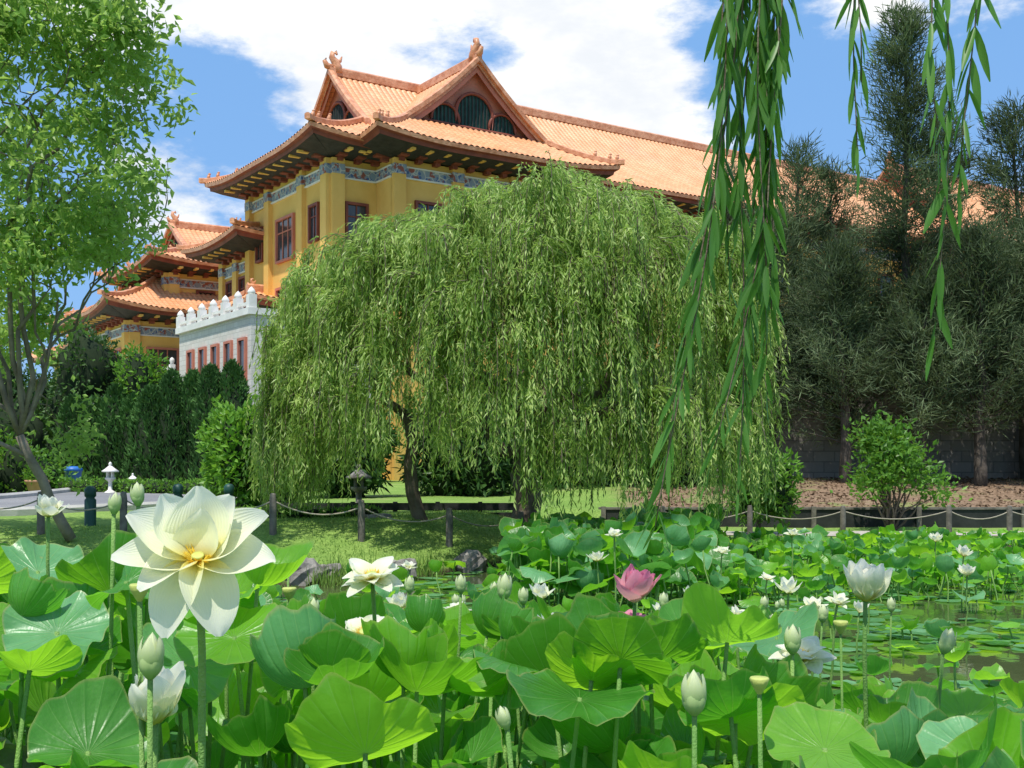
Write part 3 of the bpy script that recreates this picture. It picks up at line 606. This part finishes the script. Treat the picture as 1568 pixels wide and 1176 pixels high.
def lantern(name,x,y,s,mt):
    b=MB(); z=float(hgt(x,y))
    b.lathe((x,y,z-.03),np.array([(.24,0),(.24,.1),(.15,.14),(.09,.2),(.08,.5),(.13,.56),(.22,.62),(.22,.68)])*s,6,0)
    for a in range(4): 
        ca,sa=math.cos(a*1.571+.785)*.13*s,math.sin(a*1.571+.785)*.13*s; b.box(x+ca-.03*s,x+ca+.03*s,y+sa-.03*s,y+sa+.03*s,z+.64*s,z+.9*s,0)
    b.lathe((x,y,z+.86*s),np.array([(.0,0),(.34,0),(.36,.04),(.2,.14),(.08,.24),(.05,.27),(.08,.32),(.05,.38),(0,.42)])*s,6,0); b.build(name,[mt])
lantern('stone_lantern',-11.3,32,.7,M_stonew); lantern('stone_lantern',-2.95,21.9,.7,M_rock); lantern('stone_lantern',-11.0,33,.45,M_stonew)
b=MB(); b.lathe((-13.3,34.5,.65),[(.0,0),(.2,0),(.25,.62),(.27,.63),(.27,.7),(.2,.76),(0,.78)],16,0); b.build('rubbish_bin',[M_blue])
b=MB(); b.lathe((-13.1,31.4,.65),[(.2,0),(.3,.35),(.33,.36),(.33,.42),(.28,.42),(.27,.36),(0,.36)],14,0); blob(b,(-13.1,31.4,1.2),(.35,.35,.25),400,.12,.02,1,None); b.build('planter_pot',[simple('terracotta',(.4,.2,.12),(.5,.28,.18),4),M_shrub])

# ------------------------------------------------------------ lotus
lo=MB()
def basis(nrm):
    n=np.array(nrm,float); n/=np.linalg.norm(n); a=np.cross(n,[0.13,1,.1]); a/=np.linalg.norm(a); return np.stack([a,np.cross(n,a),n],1)
def lleaf(mb,C,R,nrm,cup,wave,nr=7,ns=40,fold=0.,stem=True,m=None):
    if m is None: m=rng.choice([0,0,0,0,1,1,3],1)[0]
    C=np.array(C,float); rho=np.linspace(0,1,nr)**.85; th=np.linspace(0,2*np.pi,ns+1); ph,ph2,ph3=U(0,6.28,3); m1=rng.integers(2,5)
    Rr,Th=np.meshgrid(rho,th,indexing='ij')
    rad=R*Rr*(1+Rr*(.07*np.sin(2*Th+ph)+.04*np.sin(5*Th+ph2)+.012*np.sin(11*Th+ph3)))
    z=R*(cup*Rr**2+wave*Rr**2*np.sin(m1*Th+ph)+.6*wave*Rr**3.5*np.sin((2*m1+1)*Th+ph2)+.3*wave*Rr**5*np.sin(12*Th+ph3)+fold*Rr**1.6*np.cos(2*(Th-ph3))-.05*np.exp(-Rr*7))
    shr=1-.38*np.clip(abs(cup)*Rr,0,1)**1.5
    P=np.stack([rad*shr*np.cos(Th),rad*shr*np.sin(Th),z],-1)@basis(nrm).T+C
    mb.grid(P,m,uv=np.stack([Rr,Th/(2*np.pi)],-1))
    if stem:
        b=np.array([C[0]-nrm[0]*.25+U(-.06,.06),C[1]-nrm[1]*.2+U(-.06,.06),-.15]); t=np.linspace(0,1,5)[:,None]
        Q=C+(b-C)*t; Q[1:-1,:2]+=rng.normal(size=(3,2))*.012; mb.tube(Q,np.linspace(.0055,.0075,5) if C[1]<7 else .009,6 if C[1]<5 else 4,2)
hero=[(-1.12,2.8,1.27,.135,(.1,-.75,1),.12,.12,.1,3),(-1.0,3.3,1.30,.13,(-.3,-.2,1),.1,.1,.1,1),(-.86,3.0,1.16,.14,(.4,-.7,1),.2,.1,.2,3),
 (-.29,2.25,1.12,.155,(-.15,.75,.8),.35,.15,.2,1),(-.62,2.0,1.00,.20,(.1,.45,.9),.3,.1,.15,0),(-.23,2.75,1.14,.165,(.25,.5,1),.45,.12,.2,0),
 (.53,2.8,1.25,.15,(.15,.4,1),.4,.14,.2,1),(.50,2.6,1.11,.13,(-.2,.4,.9),.4,.12,.2,0),(.80,2.05,1.10,.15,(-.3,.55,.85),.5,.14,.2,0),(.90,2.1,1.08,.14,(.2,-.7,.8),.35,.14,.2,1),
 (.68,2.5,1.03,.13,(.1,.4,1),.35,.12,.15,0),(.10,2.9,1.14,.15,(-.2,.35,1),.5,.12,.25,0),(.34,2.35,1.00,.14,(.2,.4,1),.4,.12,.1,1),
 (-.52,3.0,1.15,.14,(-.3,-.6,1),.3,.12,.2,0),(-.95,2.55,1.04,.15,(.3,-.4,1),.3,.12,.2,0),(-1.05,2.4,.98,.14,(-.3,.4,1),.3,.12,.1,1),(.25,2.6,.96,.14,(-.2,-.6,1),.2,.12,.2,0),(-.05,2.35,.94,.15,(.3,.5,1),.4,.14,.2,0),
 (-1.3,4.2,1.34,.16,(.2,-.4,1),.2,.1,.1,1),(-1.75,4.2,1.28,.17,(.2,-.5,1),.2,.1,.1,3),(-1.55,5,1.36,.17,(-.3,-.2,1),.25,.1,.2,0),
 (.2,3.7,1.1,.15,(.2,.3,1),.45,.12,.2,0)]
for h in hero: lleaf(lo,h[:3],h[3],h[4],h[5],h[6],10,84,h[7],m=h[8])
keep=[(-.51,1.85,1.42,.07),(-.70,2.2,1.18,.06),(-1.63,4,1.47,.03),(-.442,3.6,1.29,.05),(-.519,4,1.04,.04),(.41,3.8,1.18,.05),(.40,3.9,1.12,.03),(.994,3.2,1.28,.05),(.918,3.6,1.0,.06),(-.652,2.05,1.29,.03),(-.56,3.2,1.23,.02),(-.18,4.,1.2,.02),(-.023,3.3,1.27,.025),(.04,4,1.16,.02),(.353,2.2,1.18,.03),(.69,2.8,1.2,.03),(-.01,2.3,1.13,.03)]
placed=[]
def try_place(x,y,r,z):
    for (a,b,c,d) in placed[-260:]:
        if (a-x)**2+(b-y)**2<(r+c)**2*.36 and abs(z-d)<.12: return False
    placed.append((x,y,r,z)); return True
def zone(x,y):
    k=x/y
    if k>.27 and y>5.2 and y<13.4: return 'pads'
    if y<8: return 'tall'
    if k>.19 and y<12.5: return 'pads'
    if y>12 and .0<k<.18: return 'stand'
    if k>=.12 and y>=13: return 'low'
    if k<-.24: return 'low' if y>9 else 'tall'
    if y>10.5: return 'water'
    return 'low2'
cnt=0
for i in range(6500):
    y=1.9+18*U(0,1)**.8; x=U(-.5*y-.4,.5*y+.4)
    if y>shoreY(x)-.4: continue
    zn=zone(x,y)
    if zn=='pads' and U()<.95: continue
    if zn=='water' and U()<.95: continue
    r=U(.09,.17)
    if zn=='tall':
        zt=1.67-.145*y
        if x<-.22*y: zt+=.15
        if y<2.5: zt=.98
        if x>.24*y: zt=1.55-.19*y
        z=zt-U(0,1)**1.3*.65
        if U()<.25: z=min(z,.35)
        for (fx,fy,fz,kw) in keep:
            if y<fy and abs(x/y-fx/fy)<kw+r/y*.9: z=min(z,1.7-(1.7-fz)*y/fy-r*.6)
    elif zn=='stand': z=U(.25,.72); r=U(.13,.24)
    elif zn=='low': z=U(.08,.42)
    else: z=U(.05,.32)
    z=max(z,.06)
    if not try_place(x,y,r,z): continue
    cnt+=1
    hi=y<5
    st=U(); cup=U(.05,.3) if st<.35 else (U(.4,.95) if st<.85 else U(-.4,-.05))
    tl=U(.2,.95) if zn!='pads' else .1; a=U(0,6.28)
    m=None
    if zn=='stand': m=rng.choice([0,0,3])
    elif y>8: m=rng.choice([1,1,0,3])
    lleaf(lo,(x,y,z),r,(math.cos(a)*tl,math.sin(a)*tl+.1,1),cup,U(.06,.17),8 if hi else 5,46 if hi else 20,U(-.28,.28),m=m)
lo.build('lotus_leaves',[M_lotus,M_lotusb,M_stem,M_lotusg])
lp=MB(); k=0
for i in range(5200):
    y=5+15.5*U(0,1)**.9; x=U(-.5*y,.52*y)
    if y>shoreY(x)-.15: continue
    zn=zone(x,y)
    if zn in('water','pads') and (math.sin(x*1.9+y*1.1)+math.sin(y*2.3-x)<-.55): continue
    r=U(.06,.16); ok=True
    for (a,b,c,d) in placed[-320:]:
        if d<.04 and (a-x)**2+(b-y)**2<(r+c)**2*.62: ok=False;break
    if not ok: continue
    placed.append((x,y,r,.02)); k+=1
    lleaf(lp,(x,y,.006+U(0,.02)),r,(U(-.05,.05),U(-.05,.05),1),.02,U(0,.04),4,16,stem=False,m=rng.choice([1,3,3,0]))
lp.build('lily_pads',[M_lotus,M_lotusb,M_stem,M_lotusg])

def petal(mb,o,Rm,az,L,W,p0,curl,cup,m,nt_=9,ns=7,r0=.01,z0=0.,tw=0.):
    t=np.linspace(0,1,nt_); phi=p0+curl*t; dl=L/(nt_-1)
    r=r0+np.concatenate([[0],np.cumsum(np.cos(phi[:-1])*dl)]); z=z0+np.concatenate([[0],np.cumsum(np.sin(phi[:-1])*dl)])
    w=W*np.clip(np.sin(np.pi*(.08+.90*t**.85)),0,1)**.75; s=np.linspace(-1,1,ns)
    lat=s[None]*w[:,None]; up=cup*(s[None]**2)*w[:,None]*(1-.3*t[:,None])+.06*W*np.sin(t[:,None]*7+s[None]*3+az*3)
    x=r[:,None]-np.sin(phi)[:,None]*up; zz=z[:,None]+np.cos(phi)[:,None]*up; zz=zz+tw*lat
    ca,sa=math.cos(az),math.sin(az); P=np.stack([x*ca-lat*sa,x*sa+lat*ca,zz],-1)@Rm.T+o
    mb.grid(P,m,uv=np.stack([t[:,None]+0*lat,s[None]+0*lat],-1))
def fstem(b,c,nn,r=.0065):
    x,y,z=c; bt=np.array([x+nn[0]*-.2+U(-.03,.03),y-nn[1]*.12,-.15]); t=np.linspace(0,1,8)[:,None]
    Q=c+(bt-c)*t; Q[1]=c-nn*.06+(bt-c)*.06; Q[2:-1,:2]+=rng.normal(size=(5,2))*.006; b.tube(Q,r,8,1)
def flower(x,y,z,S,nrm=(0,-.3,1),opn=.5,pink=False,far=False):
    b=MB(); c=np.array([x,y,z]); Rm=basis(nrm); nn=Rm[:,2]; R=S/2
    rings=[(6,1.,.0),(6,.95,.35),(5,.82,.7),(4,.62,1.)] if not far else [(6,1.,.0),(5,.9,.6)]
    if opn>.65 and not far: rings=[(6,1.,-.1),(5,.92,.3),(4,.75,.75)]
    for k,(n,l,q) in enumerate(rings):
        for j in range(n):
            az=j*6.283/n+k*.55+U(-.25,.25); p0=(1-opn)*1.0+q*.75+U(-.2,.2)-opn*.15
            p0=min(p0,1.45); curl=(.7-opn*.5)*U(.4,1.3)+(.35 if opn<.5 else U(-.7,.2))
            petal(b,c,Rm,az,R*l*U(.95,1.18)*(1.25 if opn<.5 else 1),R*(.37 if opn>.45 else .45)*U(.85,1.1),p0,curl,.5,0,r0=R*.07,z0=R*.04*k,tw=U(-.25,.25),nt_=9 if not far else 5,ns=7 if not far else 3)
    b.lathe(c,np.array([(0,-.02),(.05,.0),(.14,.12),(.17,.24),(.15,.26),(0,.25)])*R,14,2,Rm=Rm)
    if not far:
        n=110; a=U(0,6.28,n); d=np.stack([np.cos(a)*.7,np.sin(a)*.7,U(.6,1.3,n)],-1)@Rm.T; st=np.stack([np.cos(a)*.12*R,np.sin(a)*.12*R,0*a+.08*R],-1)@Rm.T+c
        b.leaves(st,d,U(.2,.32,n)*R,.0016,3)
    fstem(b,c,nn,.0065 if not far else .008)
    b.build('lotus_flower',[M_petalp if pink else M_petal,M_stem,M_pod,M_stam])
b=MB(); c=np.array([-.51,1.85,1.53]); Rm=basis((.05,-.5,.85)); nn=Rm[:,2]
upv=Rm.T@np.array([0,1,0.]); a0=math.atan2(upv[1],upv[0])
for (da,l,w,p0,cu) in [(0.15,.120,.054,.85,.45),(.85,.118,.052,.62,.45),(-.65,.115,.050,.68,.5),(1.35,.130,.050,.32,.35),(-1.2,.128,.050,.36,.4),(1.85,.128,.046,.05,.25),(-1.75,.130,.048,.08,.3),(2.35,.10,.038,.1,-.5),(2.8,.130,.044,-.35,-.75),(-2.65,.130,.045,-.3,-.8),(-.15,.085,.040,1.15,.3)]:
    petal(b,c,Rm,a0+da+U(-.05,.05),l,w,p0,cu,.62,0,14,11,r0=.007,z0=U(0,.006),tw=U(-.22,.22))
b.lathe(c,np.array([(0,-.02),(.05,.0),(.12,.10),(.15,.18),(.13,.2),(0,.19)])*.07,16,2,Rm=Rm)
n=190; a=U(0,6.28,n); d=np.stack([np.cos(a)*.8,np.sin(a)*.8,U(.4,1.2,n)],-1)@Rm.T; st=np.stack([np.cos(a)*.009,np.sin(a)*.009,0*a+.004],-1)@Rm.T+c
b.leaves(st,d,U(.014,.028,n),.0016,3); fstem(b,c,nn); b.build('lotus_flower',[M_petal,M_stem,M_pod,M_stam])
flower(-.69,2.2,1.185,.175,(.05,-.1,1),.22)
flower(-1.63,4.,1.49,.12,(.1,-.1,1),.45)
flower(-.442,3.6,1.31,.2,(-.1,-.35,1),.8)
flower(-.519,4.0,1.07,.2,(0,-.6,1),.9)
flower(.41,3.8,1.215,.185,(.05,-.05,1),.36,pink=True)
flower(.40,3.9,1.12,.12,(.05,-.3,1),.6,pink=True)
flower(.994,3.2,1.295,.18,(.0,-.12,1),.32)
flower(.918,3.6,1.06,.18,(.1,-.3,1),.8)
for (px,py,D,S) in [(-.0,5.3,.93,.15),(.9,10,1.0,.17),(-1.0,11,.62,.17),(1.7,7,.86,.17),(1.85,7,.76,.17),(2.03,7.1,.78,.16),(5.4,14.5,.62,.2),(3.5,14.2,.72,.2),(-2.0,5.2,1.1,.15),(.17,5.2,.92,.13),(.14,5.6,1.0,.13),(.9,12,.6,.2),(4.6,11.5,.5,.2),(-.3,6.2,.85,.15),(5.0,12.6,.6,.2),(2.4,13,.6,.2),(1.15,8.6,.5,.18),(.42,6.5,.8,.13),(-2.6,6.2,1.0,.16),(2.9,9.5,.4,.16),(-.55,5.6,.95,.13),(.3,7.5,.6,.15),(-.1,8.2,.55,.15),(1.2,6,.85,.14),(3.4,10.8,.4,.16),(2.6,11.6,.45,.17),(1.6,10.2,.45,.16)]:
    flower(px,py,D,S,(U(-.2,.2),U(-.4,0),1),U(.35,.75),far=True)
def bud(x,y,z,h,lean=(0,0)):
    b=MB(); Rm=basis((lean[0],lean[1],1)); k=np.linspace(0,1,12)
    pr=np.stack([h*.27*np.sin(np.pi*k**.72)**.85*(1-.12*k),h*k],-1); pr[0,0]=.006; pr[-1,0]=0
    b.lathe((x,y,z),pr,20,0,5,.045,Rm=Rm)
    t=np.linspace(0,1,7)[:,None]
    for j in range(5): petal(b,np.array([x,y,z-.001]),Rm,j*1.257+.4,h*1.0,h*.21,.82,1.32,.6,0,r0=.003,nt_=10,ns=5)
    bt=np.array([x-lean[0]*.3+U(-.03,.03),y,-.15]); Q=np.array([x,y,z+.005])+(bt-np.array([x,y,z]))*t; Q[1:-1,:2]+=rng.normal(size=(5,2))*.006; b.tube(Q,.0052,7,1)
    b.build('lotus_bud',[M_bud,M_stem])
buds=[(-.652,2.05,1.30,.085,(.05,0)),(-.98,2.8,1.56,.055,(.1,0)),(-.92,2.8,1.58,.06,(-.05,0)),(-.56,3.2,1.245,.06,(.05,0)),(-.18,4.0,1.22,.07,(0,0)),(-.023,3.3,1.285,.08,(.05,0)),(.04,4.,1.18,.065,(0,0)),(.353,2.2,1.2,.09,(-.02,0)),(.69,2.8,1.215,.075,(.02,0)),(-.01,2.3,1.15,.05,(-.3,0)),(1.25,3.3,1.13,.08,(.35,0)),(.55,5,1.1,.08,(.1,0)),(-.1,6.5,.9,.09,(0,0)),(-1.9,3.9,1.38,.08,(.1,0)),(-.45,5,1.1,.08,(0,0)),(.8,6,.9,.09,(0,0)),(-.33,7.5,.7,.1,(0,0)),(1.5,5.5,.9,.09,(.1,0)),(-1.1,5.6,1.15,.09,(0,0)),(2.2,6.6,.8,.09,(0,0))]
for i in range(24):
    y=U(4.5,11); buds.append((U(-.3,.3)*y,y,max(.35,1.66-.14*y+U(-.05,.12)),U(.06,.09),(U(-.2,.2),0)))
for a in buds: bud(*a)
for (x,y,z,s) in [(.31,2.8,1.23,.02),(.5,2.3,1.22,.02),(-.72,2.2,1.42,.02),(1.3,4.5,1.0,.03),(-.9,4.6,1.12,.03),(.2,4.2,1.0,.026)]:
    b=MB(); b.lathe((x,y,z),np.array([(.2,0),(.45,.4),(.85,1.1),(1.,1.6),(.9,1.75),(0,1.72)])*s,14,0); b.tube([(x,y,z+.005),(x+.01,y,z*.5),(x+.02,y,-.1)],.005,6,1); b.build('lotus_seed_pod',[M_pod,M_stem])

# ------------------------------------------------------------ sky, sun, camera
Sv=Vector((-.15,-.36,.90)).normalized(); el=math.asin(Sv.z); az=math.atan2(Sv.x,Sv.y)
w=bpy.data.worlds.new('World'); scene.world=w; w.use_nodes=True; t=w.node_tree; t.nodes.clear()
out=N(t,'ShaderNodeOutputWorld'); bg=N(t,'ShaderNodeBackground'); bg.inputs[1].default_value=.125; t.links.new(bg.outputs[0],out.inputs[0])
sk=N(t,'ShaderNodeTexSky',sky_type='NISHITA'); sk.sun_disc=False; sk.sun_elevation=el; sk.sun_rotation=az; sk.air_density=1.0; sk.dust_density=.6; sk.ozone_density=1.5
tc=N(t,'ShaderNodeTexCoord').outputs['Generated']
mp=N(t,'ShaderNodeMapping'); mp.inputs['Scale'].default_value=(1,1,2.2); mp.inputs['Location'].default_value=(.3,.1,.4); t.links.new(tc,mp.inputs[0])
n1=noise(t,5.5,mp.outputs[0],10,.62)
tot=None
for (d,r,k) in [((.075,.95,.27),.10,.28),((-.25,.92,.38),.14,.14),((-.06,.91,.41),.15,.16),((-.30,.93,.22),.08,.12),((.26,.88,.41),.08,.2),((.02,.98,.10),.3,.08),((-.44,.90,.22),.13,-.26),((-.24,.94,.285),.07,-.17),((-.36,.93,.15),.08,-.14),((.2,.93,.33),.1,-.12),((-.16,.93,.37),.12,.10)]:
    vd=N(t,'ShaderNodeVectorMath',operation='DISTANCE'); t.links.new(tc,vd.inputs[0]); vd.inputs[1].default_value=Vector(d).normalized()
    g=mth(t,'MULTIPLY',mth(t,'SUBTRACT',1.,ramp(t,vd.outputs['Value'],r*.25,r*1.4)),k); tot=g if tot is None else mth(t,'ADD',tot,g)
mask=ramp(t,mth(t,'ADD',n1,tot),.49,.66)
n2=noise(t,7,mp.outputs[0],6)
cc=mixc(t,ramp(t,n2,.32,.55),(7.2,7.5,7.9),(9.0,9.0,9.0))
t.links.new(mixc(t,mask,mixc(t,.75,sk.outputs[0],(1.9,4.1,7.9)),cc),bg.inputs[0])
ld=bpy.data.lights.new('sun','SUN'); ld.energy=5.; ld.angle=math.radians(.5); ld.color=(1,.95,.86); lo_=bpy.data.objects.new('sun',ld); scene.collection.objects.link(lo_)
lo_.rotation_euler=(-Sv).to_track_quat('-Z','Y').to_euler(); lo_.location=(0,0,40)
cd=bpy.data.cameras.new('camera'); cd.lens=40; cd.sensor_width=36; cd.shift_y=.0714; cd.clip_end=5000; cd.clip_start=.05
cam=bpy.data.objects.new('camera',cd); cam.location=(0,0,1.7); cam.rotation_euler=(math.radians(90),0,0); scene.collection.objects.link(cam); scene.camera=cam
scene.view_settings.view_transform='Standard'; scene.view_settings.look='None'; scene.view_settings.exposure=0
print('COUNTS willow',wn,'lotus',cnt,'pads',k)
